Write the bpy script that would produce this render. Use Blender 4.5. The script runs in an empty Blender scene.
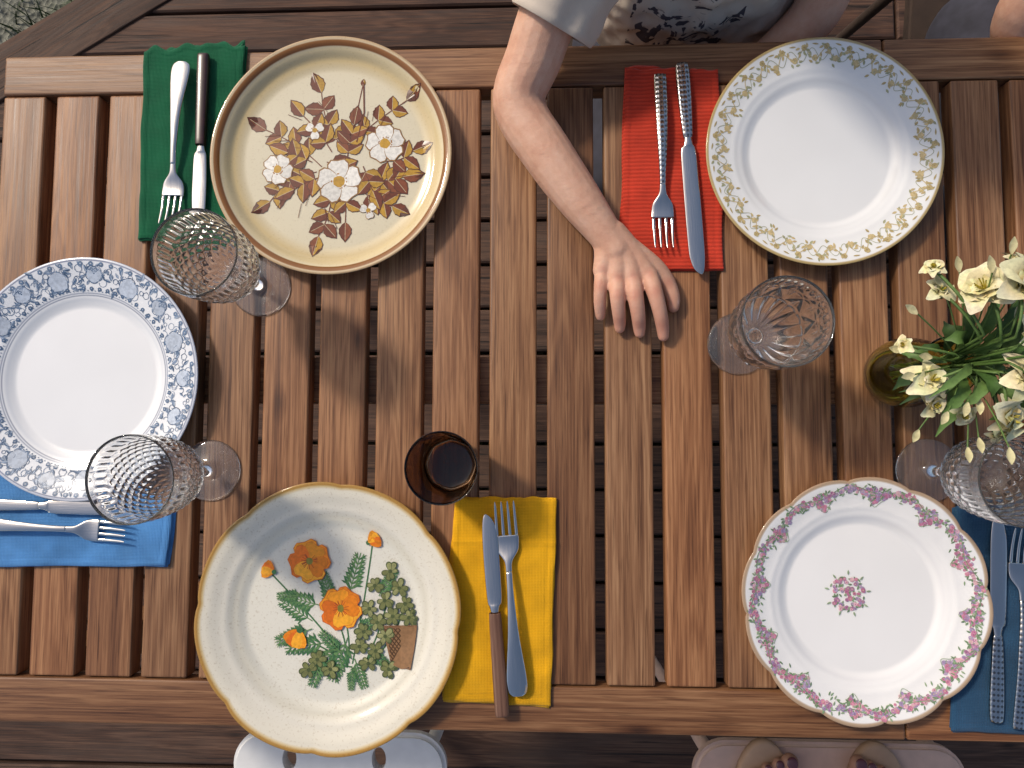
import bpy, bmesh, math, random
from mathutils import Vector, Matrix, noise
R=random.Random(7)
sc=bpy.context.scene
pi=math.pi

# ------------------------------------------------------------------ helpers
def link(o,parent=None):
    sc.collection.objects.link(o)
    if parent: o.parent=parent
    return o
def empty(name,loc=(0,0,0),rz=0):
    e=bpy.data.objects.new(name,None); e.empty_display_size=.05
    e.location=loc; e.rotation_euler=(0,0,rz); return link(e)
def mesh(name,vs,fs,mat=None,parent=None,smooth=True,loc=(0,0,0),rot=(0,0,0),col=None,attr=None):
    m=bpy.data.meshes.new(name); m.from_pydata([tuple(v) for v in vs],[],fs); m.update()
    if smooth: m.polygons.foreach_set('use_smooth',[True]*len(m.polygons))
    if col:
        a=m.color_attributes.new('Col','FLOAT_COLOR','POINT')
        a.data.foreach_set('color',[c for k in col for c in (k[0],k[1],k[2],1)])
    if attr:
        for n,vals in attr.items():
            a=m.attributes.new(n,'FLOAT','POINT'); a.data.foreach_set('value',vals)
    if mat: m.materials.append(mat)
    o=bpy.data.objects.new(name,m); o.location=loc; o.rotation_euler=rot
    return link(o,parent)
def interp(tab,x):
    if x<=tab[0][0]: return tab[0][1]
    for (a,b),(c,d) in zip(tab,tab[1:]):
        if x<=c:
            t=(x-a)/(c-a); t=t*t*(3-2*t)*.5+t*.5
            return b+(d-b)*t
    return tab[-1][1]
def catmull(p,n=4):
    out=[]
    for i in range(len(p)-1):
        p0=p[max(i-1,0)];p1=p[i];p2=p[i+1];p3=p[min(i+2,len(p)-1)]
        for k in range(n):
            t=k/n
            out.append(tuple(.5*((2*b)+(-a+c)*t+(2*a-5*b+4*c-d)*t*t+(-a+3*b-3*c+d)*t**3) for a,b,c,d in zip(p0,p1,p2,p3)))
    out.append(tuple(p[-1])); return out

# ------------------------------------------------------------------ materials
def M(name):
    m=bpy.data.materials.new(name); m.use_nodes=True
    nt=m.node_tree; return m,nt,nt.nodes['Principled BSDF']
def N(nt,t,**k):
    n=nt.nodes.new(t)
    for a,b in k.items(): setattr(n,a,b)
    return n
def L(nt,a,b): nt.links.new(a,b)
def ramp(nt,stops,interp_='LINEAR'):
    r=N(nt,'ShaderNodeValToRGB'); r.color_ramp.interpolation=interp_
    e=r.color_ramp.elements
    while len(e)>1: e.remove(e[-1])
    e[0].position=stops[0][0]; c=stops[0][1]; e[0].color=(*c,1) if len(c)==3 else c
    for p,c in stops[1:]:
        x=e.new(p); x.color=(*c,1)
    return r
def mixc(nt,f,a,b,mode='MIX'):
    m=N(nt,'ShaderNodeMix',data_type='RGBA',blend_type=mode)
    for i,v in ((0,f),(6,a),(7,b)):
        if hasattr(v,'is_linked'): L(nt,v,m.inputs[i])
        elif isinstance(v,(int,float)): m.inputs[i].default_value=v
        else: m.inputs[i].default_value=(*v,1)
    return m.outputs[2]
def bump(nt,h,st,dist,p):
    b=N(nt,'ShaderNodeBump'); b.inputs['Strength'].default_value=st; b.inputs['Distance'].default_value=dist
    L(nt,h,b.inputs['Height']); L(nt,b.outputs[0],p.inputs['Normal']); return b
def plain(name,c,rough=.5,metal=0,nz=0,scale=40,bs=0,bscale=200,coat=0,sub=0):
    m,nt,p=M(name); p.inputs['Base Color'].default_value=(*c,1)
    p.inputs['Roughness'].default_value=rough; p.inputs['Metallic'].default_value=metal
    p.inputs['Coat Weight'].default_value=coat
    tc=N(nt,'ShaderNodeTexCoord')
    if nz:
        n=N(nt,'ShaderNodeTexNoise'); n.inputs['Scale'].default_value=scale; n.inputs['Detail'].default_value=5
        L(nt,tc.outputs['Object'],n.inputs['Vector'])
        r=ramp(nt,[(.3,tuple(x*(1-nz) for x in c)),(.7,tuple(min(1,x*(1+nz)) for x in c))])
        L(nt,n.outputs[0],r.inputs[0]); L(nt,r.outputs[0],p.inputs['Base Color'])
    if bs:
        n=N(nt,'ShaderNodeTexNoise'); n.inputs['Scale'].default_value=bscale; n.inputs['Detail'].default_value=4
        L(nt,tc.outputs['Object'],n.inputs['Vector']); bump(nt,n.outputs[0],bs,.001,p)
    return m
def wood(name,dark,mid,light,rough=.5,cracks=0,bs=.35,gray=0):
    m,nt,p=M(name)
    tc=N(nt,'ShaderNodeTexCoord'); oi=N(nt,'ShaderNodeObjectInfo'); at=N(nt,'ShaderNodeAttribute',attribute_name='rnd')
    ad=N(nt,'ShaderNodeMath',operation='ADD'); L(nt,oi.outputs['Random'],ad.inputs[0]); L(nt,at.outputs['Fac'],ad.inputs[1])
    vm=N(nt,'ShaderNodeVectorMath',operation='SCALE'); vm.inputs[0].default_value=(13.1,37.7,9.3); L(nt,ad.outputs[0],vm.inputs['Scale'])
    va=N(nt,'ShaderNodeVectorMath',operation='ADD'); L(nt,tc.outputs['Object'],va.inputs[0]); L(nt,vm.outputs[0],va.inputs[1])
    def tex(sx,sy,sz,scale,det=6,dist=0,rg=.6):
        mp=N(nt,'ShaderNodeMapping'); mp.inputs['Scale'].default_value=(sx,sy,sz); L(nt,va.outputs[0],mp.inputs['Vector'])
        n=N(nt,'ShaderNodeTexNoise'); n.inputs['Scale'].default_value=scale; n.inputs['Detail'].default_value=det
        n.inputs['Distortion'].default_value=dist; n.inputs['Roughness'].default_value=rg; L(nt,mp.outputs[0],n.inputs['Vector']); return n.outputs[0]
    broad=tex(12,1.0,12,1.5,2,.6)
    rg=N(nt,'ShaderNodeMath',operation='MULTIPLY'); L(nt,broad,rg.inputs[0]); rg.inputs[1].default_value=70
    sn=N(nt,'ShaderNodeMath',operation='SINE'); L(nt,rg.outputs[0],sn.inputs[0])
    s2=N(nt,'ShaderNodeMath',operation='MULTIPLY_ADD'); L(nt,sn.outputs[0],s2.inputs[0]); s2.inputs[1].default_value=.5; s2.inputs[2].default_value=.5
    fine=tex(110,1.6,110,3.2,6,.1,.68)
    pore=tex(240,6,240,3,2,0,.6)
    a=N(nt,'ShaderNodeMath',operation='MULTIPLY_ADD'); L(nt,s2.outputs[0],a.inputs[0]); a.inputs[1].default_value=.11; L(nt,fine,a.inputs[2])
    a2=N(nt,'ShaderNodeMath',operation='MULTIPLY_ADD'); L(nt,broad,a2.inputs[0]); a2.inputs[1].default_value=.45; L(nt,a.outputs[0],a2.inputs[2])
    r=ramp(nt,[(.52,dark),(.75,mid),(.96,light)]) 
    L(nt,a2.outputs[0],r.inputs[0])
    col=r.outputs[0]
    pr=ramp(nt,[(.33,(.50,.45,.41)),(.46,(1,1,1))]); L(nt,pore,pr.inputs[0])
    col=mixc(nt,.8,col,pr.outputs[0],'MULTIPLY')
    fr=N(nt,'ShaderNodeMath',operation='MULTIPLY'); L(nt,ad.outputs[0],fr.inputs[0]); fr.inputs[1].default_value=7.31
    ff=N(nt,'ShaderNodeMath',operation='FRACT'); L(nt,fr.outputs[0],ff.inputs[0])
    tr=ramp(nt,[(0,(.70,.64,.58)),(.35,(.95,.97,.98)),(.7,(1.0,.88,.78)),(1,(1.0,1.0,.95))]); L(nt,ff.outputs[0],tr.inputs[0])
    col=mixc(nt,1,col,tr.outputs[0],'MULTIPLY')
    mp=N(nt,'ShaderNodeMapping'); mp.inputs['Scale'].default_value=(10,3.4,1); L(nt,va.outputs[0],mp.inputs['Vector'])
    vo=N(nt,'ShaderNodeTexVoronoi'); vo.inputs['Scale'].default_value=1; L(nt,mp.outputs[0],vo.inputs['Vector'])
    kr=ramp(nt,[(.02,(.25,.2,.17)),(.05,(.6,.52,.46)),(.10,(1,1,1))]); L(nt,vo.outputs['Distance'],kr.inputs[0])
    col=mixc(nt,.85,col,kr.outputs[0],'MULTIPLY')
    if gray:
        g=tex(6,2,6,1.5,4); gr=ramp(nt,[(.5,(0,0,0)),(.75,(gray,)*3)]); L(nt,g,gr.inputs[0])
        col=mixc(nt,gr.outputs[0],col,(.12,.085,.065))
    h=fine
    if cracks:
        ck=tex(45,1.1,45,2.2,4,.6); cr=ramp(nt,[(.34,(0,0,0)),(.40,(1,1,1))]); L(nt,ck,cr.inputs[0])
        col=mixc(nt,cracks,col,cr.outputs[0],'MULTIPLY'); h=mixc(nt,.5,fine,cr.outputs[0])
    L(nt,col,p.inputs['Base Color'])
    rr=ramp(nt,[(.3,(rough-.1,)*3),(.7,(rough+.15,)*3)]); L(nt,fine,rr.inputs[0]); L(nt,rr.outputs[0],p.inputs['Roughness'])
    p.inputs['Specular IOR Level'].default_value=.4
    bump(nt,h,bs,.0009,p)
    return m
W_TABLE=wood('acacia_wood',(.098,.040,.018),(.235,.110,.050),(.38,.205,.102),.47)
W_DECK=wood('weathered_deck_wood',(.022,.010,.006),(.058,.028,.017),(.12,.066,.043),.75,cracks=.85,bs=.8,gray=.3)

def glass(name,c,rough=0.0,ior=1.5,tr=1):
    m,nt,p=M(name); p.inputs['Base Color'].default_value=(*c,1); p.inputs['Transmission Weight'].default_value=tr
    p.inputs['Roughness'].default_value=rough; p.inputs['IOR'].default_value=ior; return m
G_CLEAR=glass('clear_crystal',(.995,.995,.99),.0,1.48,.975); G_SMOKE=glass('smoky_amber_glass',(.30,.18,.10)); G_OLIVE=glass('olive_glass',(.62,.62,.18),.02)

def metal(name,kind=0):
    m,nt,p=M(name); p.inputs['Metallic'].default_value=1; p.inputs['Base Color'].default_value=(.66,.635,.60,1); p.inputs['Roughness'].default_value=.2
    tc=N(nt,'ShaderNodeTexCoord')
    mp=N(nt,'ShaderNodeMapping'); mp.inputs['Scale'].default_value=(260,14,30); L(nt,tc.outputs['Object'],mp.inputs[0])
    n=N(nt,'ShaderNodeTexNoise'); n.inputs['Scale'].default_value=3; L(nt,mp.outputs[0],n.inputs['Vector'])
    r=ramp(nt,[(.35,(.07,)*3),(.7,(.24,)*3)]); L(nt,n.outputs[0],r.inputs[0]); L(nt,r.outputs[0],p.inputs['Roughness'])
    if kind:
        w=N(nt,'ShaderNodeTexWave',bands_direction='Y'); w.inputs['Scale'].default_value=55; L(nt,tc.outputs['Object'],w.inputs['Vector'])
        w2=N(nt,'ShaderNodeTexWave',bands_direction='X'); w2.inputs['Scale'].default_value=75; L(nt,tc.outputs['Object'],w2.inputs['Vector'])
        h=mixc(nt,.4,w.outputs['Color'],w2.outputs['Color']); bump(nt,h,.5,.0006,p)
        rr=ramp(nt,[(.15,(.22,.20,.18)),(.45,(.62,.60,.57))]); L(nt,h,rr.inputs[0]); L(nt,rr.outputs[0],p.inputs['Base Color'])
    else: bump(nt,n.outputs[0],.25,.0004,p)
    return m
STEEL=metal('polished_steel'); STEEL_T=metal('textured_steel',1)
KWOOD=wood('knife_handle_wood',(.09,.04,.025),(.17,.085,.055),(.26,.15,.1),.5)
KBROWN=plain('dark_brown_resin',(.035,.010,.008),.3,nz=.3,scale=60,coat=.3)

def cloth(name,c,kind='weave',s=1):
    m,nt,p=M(name); tc=N(nt,'ShaderNodeTexCoord')
    n=N(nt,'ShaderNodeTexNoise'); n.inputs['Scale'].default_value=26; n.inputs['Detail'].default_value=6; L(nt,tc.outputs['Object'],n.inputs['Vector'])
    r=ramp(nt,[(.3,tuple(x*.78 for x in c)),(.7,tuple(min(1,x*1.15) for x in c))]); L(nt,n.outputs[0],r.inputs[0])
    w=N(nt,'ShaderNodeTexWave',bands_direction='Y'); w.inputs['Scale'].default_value=(70 if kind=='rib' else 190)*s; w.inputs['Distortion'].default_value=.6
    w2=N(nt,'ShaderNodeTexWave',bands_direction='X'); w2.inputs['Scale'].default_value=190*s; w2.inputs['Distortion'].default_value=.6
    for q in (w,w2): L(nt,tc.outputs['Object'],q.inputs['Vector'])
    h=mixc(nt,.15 if kind=='rib' else .5,w.outputs['Color'],w2.outputs['Color'])
    d=ramp(nt,[(0,(.68,)*3),(.6,(1,1,1))]); L(nt,h,d.inputs[0])
    col=mixc(nt,.8,r.outputs[0],d.outputs[0],'MULTIPLY'); L(nt,col,p.inputs['Base Color'])
    p.inputs['Roughness'].default_value=.9; p.inputs['Sheen Weight'].default_value=.12; p.inputs['Sheen Roughness'].default_value=.5
    p.inputs['Specular IOR Level'].default_value=.2
    bump(nt,h,.6,.0008,p); return m

SKIN,nt,p=M('child_skin')
tc=N(nt,'ShaderNodeTexCoord'); n=N(nt,'ShaderNodeTexNoise'); n.inputs['Scale'].default_value=34; n.inputs['Detail'].default_value=7; n.inputs['Roughness'].default_value=.65; L(nt,tc.outputs['Object'],n.inputs['Vector'])
r=ramp(nt,[(.3,(.53,.275,.185)),(.5,(.62,.355,.245)),(.72,(.68,.43,.315))]); L(nt,n.outputs[0],r.inputs[0])
at=N(nt,'ShaderNodeSeparateXYZ'); L(nt,tc.outputs['Object'],at.inputs[0])
hr=N(nt,'ShaderNodeMapRange'); hr.inputs[1].default_value=.18; hr.inputs[2].default_value=.11; L(nt,at.outputs[1],hr.inputs[0])
hm=N(nt,'ShaderNodeMath',operation='MULTIPLY'); hm.inputs[1].default_value=.5; L(nt,hr.outputs[0],hm.inputs[0])
c_=mixc(nt,hm.outputs[0],r.outputs[0],(.62,.27,.19))
acc=None
for q in ((.124,.154,.036),(.1025,.150,.037),(.083,.151,.036),(.065,.162,.030),(.134,.119,.021),(.1083,.121,.021),(.0868,.125,.020),(.118,.175,.033),(.100,.171,.034),(.083,.171,.033),(.068,.181,.028),(.1405,.167,.021)):
    vd=N(nt,'ShaderNodeVectorMath',operation='DISTANCE'); L(nt,tc.outputs['Object'],vd.inputs[0]); vd.inputs[1].default_value=q
    mr=N(nt,'ShaderNodeMapRange'); mr.inputs[1].default_value=.0085; mr.inputs[2].default_value=.002; mr.inputs[3].default_value=0; mr.inputs[4].default_value=.5; L(nt,vd.outputs['Value'],mr.inputs[0])
    if acc is None: acc=mr.outputs[0]
    else:
        ad=N(nt,'ShaderNodeMath',operation='MAXIMUM'); L(nt,acc,ad.inputs[0]); L(nt,mr.outputs[0],ad.inputs[1]); acc=ad.outputs[0]
c_=mixc(nt,acc,c_,(.50,.20,.14))
L(nt,c_,p.inputs['Base Color'])
p.inputs['Roughness'].default_value=.55; p.inputs['Subsurface Weight'].default_value=.12; p.inputs['Subsurface Radius'].default_value=(.006,.002,.001); p.inputs['Subsurface Scale'].default_value=1
p.inputs['Specular IOR Level'].default_value=.35
v=N(nt,'ShaderNodeTexVoronoi'); v.inputs['Scale'].default_value=700; L(nt,tc.outputs['Object'],v.inputs['Vector'])
mp=N(nt,'ShaderNodeMapping'); mp.inputs['Scale'].default_value=(1,3.5,1); L(nt,tc.outputs['Object'],mp.inputs[0])
n2=N(nt,'ShaderNodeTexNoise'); n2.inputs['Scale'].default_value=120; n2.inputs['Detail'].default_value=5; L(nt,mp.outputs[0],n2.inputs['Vector'])
bump(nt,mixc(nt,.7,v.outputs['Distance'],n2.outputs[0]),.5,.0008,p)
NAIL=plain('fingernail',(.78,.47,.39),.2,coat=.5)

def painted(name,rough=.18):
    m,nt,p=M(name); a=N(nt,'ShaderNodeAttribute',attribute_name='Col'); tc=N(nt,'ShaderNodeTexCoord')
    n=N(nt,'ShaderNodeTexNoise'); n.inputs['Scale'].default_value=260; n.inputs['Detail'].default_value=4; L(nt,tc.outputs['Object'],n.inputs['Vector'])
    r=ramp(nt,[(.35,(.72,.72,.72)),(.6,(1,1,1))]); L(nt,n.outputs[0],r.inputs[0])
    L(nt,mixc(nt,.8,a.outputs['Color'],r.outputs[0],'MULTIPLY'),p.inputs['Base Color']); p.inputs['Roughness'].default_value=rough; return m
PAINT=painted('glazed_decoration',.25); FLORA=painted('plant_tissue',.6)

def ceramic(name,stops,speck=0,rough=.10):
    m,nt,p=M(name); a=N(nt,'ShaderNodeAttribute',attribute_name='rn'); r=ramp(nt,stops); L(nt,a.outputs['Fac'],r.inputs[0])
    col=r.outputs[0]; tc=N(nt,'ShaderNodeTexCoord')
    n=N(nt,'ShaderNodeTexNoise'); n.inputs['Scale'].default_value=9; n.inputs['Detail'].default_value=3; L(nt,tc.outputs['Object'],n.inputs['Vector'])
    q=ramp(nt,[(.3,(.95,.95,.95)),(.7,(1,1,1))]); L(nt,n.outputs[0],q.inputs[0]); col=mixc(nt,1,col,q.outputs[0],'MULTIPLY')
    if speck:
        s=N(nt,'ShaderNodeTexNoise'); s.inputs['Scale'].default_value=420; s.inputs['Detail'].default_value=2; L(nt,tc.outputs['Object'],s.inputs['Vector'])
        sr=ramp(nt,[(.30,(.55,.45,.33)),(.42,(1,1,1))]); L(nt,s.outputs[0],sr.inputs[0]); col=mixc(nt,speck,col,sr.outputs[0],'MULTIPLY')
    L(nt,col,p.inputs['Base Color']); p.inputs['Roughness'].default_value=rough; p.inputs['Coat Weight'].default_value=.2; p.inputs['Coat Roughness'].default_value=.05
    bump(nt,n.outputs[0],.15,.002,p)
    return m

# ------------------------------------------------------------------ camera
cd=bpy.data.cameras.new('camera'); cam=link(bpy.data.objects.new('camera',cd)); sc.camera=cam
cd.sensor_width=36; cd.lens=24.79; cd.clip_start=.02; cd.clip_end=500
nz=Vector((-.04241,.06928,.99674)).normalized(); ex=Vector((1,0,.04255)).normalized(); ey=nz.cross(ex)
cam.matrix_world=Matrix((ex,ey,nz)).to_4x4(); cam.location=(0,0,.8)

# ------------------------------------------------------------------ light
w=bpy.data.worlds.new('World'); sc.world=w; w.use_nodes=True; nt=w.node_tree
sk=nt.nodes.new('ShaderNodeTexSky'); sk.sky_type='NISHITA'; sk.sun_disc=False
SE=math.radians(43); SA=math.radians(-52)
sk.ozone_density=.4; sk.dust_density=3.0
sk.sun_elevation=SE; sk.sun_rotation=SA%(2*pi); nt.links.new(sk.outputs[0],nt.nodes['Background'].inputs[0]); nt.nodes['Background'].inputs[1].default_value=.13
sd=bpy.data.lights.new('sun','SUN'); sd.energy=2.5; sd.angle=math.radians(7); sd.color=(1,.90,.77)
so=link(bpy.data.objects.new('sun',sd)); d=Vector((math.sin(SA)*math.cos(SE),math.cos(SA)*math.cos(SE),math.sin(SE)))
so.rotation_euler=d.to_track_quat('Z','Y').to_euler(); so.location=d*5
sc.view_settings.view_transform='Standard'; sc.view_settings.look='None'; sc.view_settings.exposure=0

# ------------------------------------------------------------------ boards
def beam(name,cx,cy,ztop,wid,length,th,mat,parent,alongx=False,bev=.003):
    bm=bmesh.new(); bmesh.ops.create_cube(bm,size=1)
    bmesh.ops.scale(bm,vec=(wid,length,th),verts=bm.verts)
    bmesh.ops.bevel(bm,geom=bm.edges[:],offset=bev,segments=3,affect='EDGES',profile=.6)
    m=bpy.data.meshes.new(name); bm.to_mesh(m); bm.free()
    m.polygons.foreach_set('use_smooth',[True]*len(m.polygons)); m.materials.append(mat)
    o=bpy.data.objects.new(name,m); o.location=(cx,cy,ztop-th/2); o.rotation_euler=(0,0,pi/2 if alongx else 0)
    link(o,parent)
    return o
T=empty('wooden_table')
PIT=.0657; X0=-.651
YT,YTi,YBi,YB=.4535,.405,-.279,-.3285
for k in range(-10,13):
    x=(k+.5)*PIT
    wd=.0535+R.uniform(-.0005,.0005)
    if k==-10: wd=.052
    beam('slat_%d'%(k+11),x+R.uniform(-.0006,.0006),(YTi+YBi)/2,R.uniform(-.0006,0),wd,YTi-YBi-.003,.022,W_TABLE,T)
XS=.3915
for nm,a,b in (('rail_back_left',X0,XS-.0008),('rail_back_right',XS+.0008,.93)):
    beam(nm,(a+b)/2,(YT+YTi)/2,.0005,YT-YTi,b-a,.024,W_TABLE,T,True)
    nm=nm.replace('back','front'); beam(nm,(a+b)/2,(YB+YBi)/2,.0005,YBi-YB,b-a,.024,W_TABLE,T,True)
beam('middle_stretcher',.14,.062,-.0235,.055,1.56,.03,W_TABLE,T,True)
for i,y in enumerate((.44,-.315)):
    beam('apron_%d'%i,.14,y,-.0245,.022,1.52,.06,W_TABLE,T,True)
for i,(x,y) in enumerate(((-.62,.43),(.9,.43),(-.62,-.305),(.9,-.305))):
    beam('leg_%d'%i,x,y,-.026,.05,.05,.714,W_TABLE,T)

# deck
vs=[];fs=[];rn=[]
def boxpoly(pts,zt,zb,rv):
    b=len(vs); n=len(pts); c=Vector((sum(p[0] for p in pts)/n,sum(p[1] for p in pts)/n))
    for z,s in ((zb,0),(zt-.004,0),(zt,.004)):
        for q in pts:
            v=Vector(q[:2]); dd=(c-v); 
            if s: v=v+Vector((math.copysign(s,dd.x),math.copysign(s,dd.y)))
            vs.append((v.x,v.y,z)); rn.append(rv)
    for l in range(2):
        for i in range(n):
            j=(i+1)%n; fs.append((b+l*n+i,b+l*n+j,b+(l+1)*n+j,b+(l+1)*n+i))
    fs.append(tuple(b+2*n+i for i in range(n)))
xe=lambda y:-1.267+(y-.872)*1.67
y=-3.0
while y<1.9:
    y2=y+.092
    xl=max(xe(y)+.17,-4),max(xe(y2)+.17,-4)
    cuts=[R.uniform(.6,1.9)]
    xs=[None]+[c for c in cuts if c>max(xl)+.2]+[4.5]
    for a,b in zip(xs,xs[1:]):
        la=(xl[0],xl[1]) if a is None else (a+.003,a+.003)
        bb=b-.003
        pts=[(la[0],y),(bb,y),(bb,y2),(la[1],y2)]
        boxpoly([(q[1],-q[0]) for q in pts],R.uniform(-.002,0),-.03,R.random())
    y=y2+.007+R.uniform(-.001,.002)
dirv=Vector((1.67,1)).normalized()
deck=mesh('wooden_deck',vs,fs,W_DECK,None,False,(0,0,-.74),(0,0,pi/2),attr={'rnd':rn})
bd=empty('deck_edging')
beam('edge_board',xe(.5)+.035,.48,-.735,.12,6.5,.035,W_DECK,bd); bd.children[0].rotation_euler=(0,0,math.atan2(dirv.y,dirv.x)-pi/2)
# ground
m,nt,p=M('gravel_and_grass'); tc=N(nt,'ShaderNodeTexCoord')
v=N(nt,'ShaderNodeTexVoronoi'); v.inputs['Scale'].default_value=60; L(nt,tc.outputs['Object'],v.inputs['Vector'])
n=N(nt,'ShaderNodeTexNoise'); n.inputs['Scale'].default_value=6; n.inputs['Detail'].default_value=8; L(nt,tc.outputs['Object'],n.inputs['Vector'])
r=ramp(nt,[(.4,(.06,.09,.03)),(.55,(.20,.20,.16))]); L(nt,n.outputs[0],r.inputs[0]); q=ramp(nt,[(0,(.35,)*3),(.6,(1,1,1))]); L(nt,v.outputs['Distance'],q.inputs[0])
L(nt,mixc(nt,1,r.outputs[0],q.outputs[0],'MULTIPLY'),p.inputs['Base Color']); p.inputs['Roughness'].default_value=.95; bump(nt,v.outputs['Distance'],1,.01,p)
mesh('ground',[(-150,-150,0),(150,-150,0),(150,150,0),(-150,150,0)],[(0,1,2,3)],m,None,False,(0,0,-.95))
gv=[];gf=[];gc=[]
for i in range(2500):
    x=R.uniform(-2.3,-1.0); yy=R.uniform(.6,1.9)
    if x>xe(yy)-.03: continue
    h=R.uniform(.03,.10); a=R.uniform(0,2*pi); t=R.uniform(0,.05); b=len(gv)
    gv+=[(x+.003*math.cos(a),yy+.003*math.sin(a),0),(x-.003*math.cos(a),yy-.003*math.sin(a),0),(x+t*math.sin(a),yy+t*math.cos(a),h)]; gf.append((b,b+1,b+2))
    g=R.uniform(.6,1.3); gc+=[(.07*g,.11*g,.035*g)]*3
mesh('grass',gv,gf,FLORA,None,False,(0,0,-.95),col=gc)

# ------------------------------------------------------------------ plates
def plate(name,x,y,Rr,prof,scal,mat,rz=0,flute=0):
    e=empty(name,(x,y,.0008),rz)
    rns=[0.0001]+[i/70 for i in range(1,71)]
    top=[(r,interp(prof,r)) for r in rns]
    th=.0036
    bot=[]
    for r in [.995,.96,.9,.8,.7,.62,.58,.56,.54,.50,.48,.44,.3,.1,.0001]:
        z=max(interp(prof,r)-th,.0022)
        if r>.96: z=interp(prof,r)-.0022
        if .5<=r<=.56: z=0
        bot.append((r,z))
    lip=[(1.004,interp(prof,1)-.0006),(1.002,interp(prof,1)-.0018)]
    rows=top+lip+bot; S=256; vs=[];at=[]
    for r,z in rows:
        for i in range(S):
            a=2*pi*i/S; k=1+(scal(a)-1)*max(0,min(1,(r-.6)/.4))**1.3
            zz=z+(flute*(scal(a)-1)*Rr*max(0,min(1,(r-.65)/.35)) if flute else 0)
            vs.append((r*Rr*k*math.cos(a),r*Rr*k*math.sin(a),zz)); at.append(min(r,1))
    fs=[(j*S+i,j*S+(i+1)%S,(j+1)*S+(i+1)%S,(j+1)*S+i) for j in range(len(rows)-1) for i in range(S)]
    fs=[f[::-1] for f in fs]
    mesh('plate_body',vs,fs,mat,e,True,attr={'rn':at})
    return e
class Painter:
    def __init__(s,Rr,prof,scal=None,step=5e-6,base=.0002,flute=0): s.R=Rr;s.prof=prof;s.sc=scal or (lambda a:1);s.v=[];s.f=[];s.c=[];s.l=0;s.step=step;s.base=base;s.flute=flute
    def z(s,x,y):
        r=math.hypot(x,y)/s.R; a=math.atan2(y,x)%(2*pi); k0=s.sc(a)
        k=1+(k0-1)*max(0,min(1,(r-.6)/.4))**1.3
        return interp(s.prof,min(1,r/k))+(s.flute*(k0-1)*s.R*max(0,min(1,(r-.65)/.35)) if s.flute else 0)+s.base+s.l*s.step
    def poly(s,pts,col,jit=.12):
        s.l+=1; b=len(s.v); cx=sum(p[0] for p in pts)/len(pts); cy=sum(p[1] for p in pts)/len(pts)
        j=1+R.uniform(-jit,jit); col=tuple(c*j for c in col)
        for q in [(cx,cy)]+list(pts): s.v.append((q[0],q[1],s.z(*q))); s.c.append(col)
        n=len(pts)
        for i in range(n): s.f.append((b,b+1+i,b+1+(i+1)%n))
    def stroke(s,pts,w,col,taper=False):
        s.l+=1; b=len(s.v); n=len(pts)
        for i,q in enumerate(pts):
            a=pts[max(0,i-1)]; c=pts[min(n-1,i+1)]; dx,dy=c[0]-a[0],c[1]-a[1]; l=math.hypot(dx,dy) or 1
            ww=w*(1-.8*i/(n-1)) if taper else w
            ox,oy=-dy/l*ww/2,dx/l*ww/2
            for u in ((q[0]+ox,q[1]+oy),(q[0]-ox,q[1]-oy)): s.v.append((*u,s.z(*u))); s.c.append(col)
        for i in range(n-1): s.f.append((b+2*i,b+2*i+1,b+2*i+3,b+2*i+2))
    def leaf(s,x,y,a,ln,wd,c1,c2=None,serr=0):
        up=[];dn=[];n=9
        for i in range(n+1):
            t=i/n; h=wd/2*math.sin(pi*t**.85)*(1+serr*(i%2)); 
            up.append((t*ln,h)); dn.append((t*ln,-h))
        rot=lambda q:(x+q[0]*math.cos(a)-q[1]*math.sin(a),y+q[0]*math.sin(a)+q[1]*math.cos(a))
        ax=[(i/n*ln,0) for i in range(n+1)]
        s.poly([rot(q) for q in up]+[rot(q) for q in ax[::-1][1:-1]],c1); s.poly([rot(q) for q in dn[::-1]]+[rot(q) for q in ax[1:-1]],c2 or c1)
    def petal(s,x,y,a,ln,wd,col,notch=.1):
        n=12; pts=[]
        for i in range(n):
            t=2*pi*i/n; px=ln/2-ln/2*math.cos(t); py=wd/2*math.sin(t)*(.55+.6*px/ln)
            if i==n//2: px-=ln*notch
            pts.append((x+px*math.cos(a)-py*math.sin(a),y+px*math.sin(a)+py*math.cos(a)))
        s.poly(pts,col)
    def disc(s,x,y,r,col,n=10,irr=0): s.poly([(x+r*(1+R.uniform(-irr,irr))*math.cos(2*pi*i/n),y+r*(1+R.uniform(-irr,irr))*math.sin(2*pi*i/n)) for i in range(n)],col)
    def flower(s,x,y,r,n,col,cc,a0=0,outline=None,cr=.25):
        for i in range(n):
            a=a0+2*pi*i/n+R.uniform(-.1,.1)
            if outline: s.petal(x,y,a,r*1.06,r*1.12,outline)
            s.petal(x,y,a,r,r*1.0,col)
        s.disc(x,y,r*cr,cc,irr=.15)
    def build(s,name,parent): return mesh(name,s.v,s.f,PAINT,parent,False,col=s.c)
def arc(x,y,r,a0,a1,n=8): return [(x+r*math.cos(a0+(a1-a0)*i/n),y+r*math.sin(a0+(a1-a0)*i/n)) for i in range(n+1)]
one=lambda a:1
PX=.00116
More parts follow.
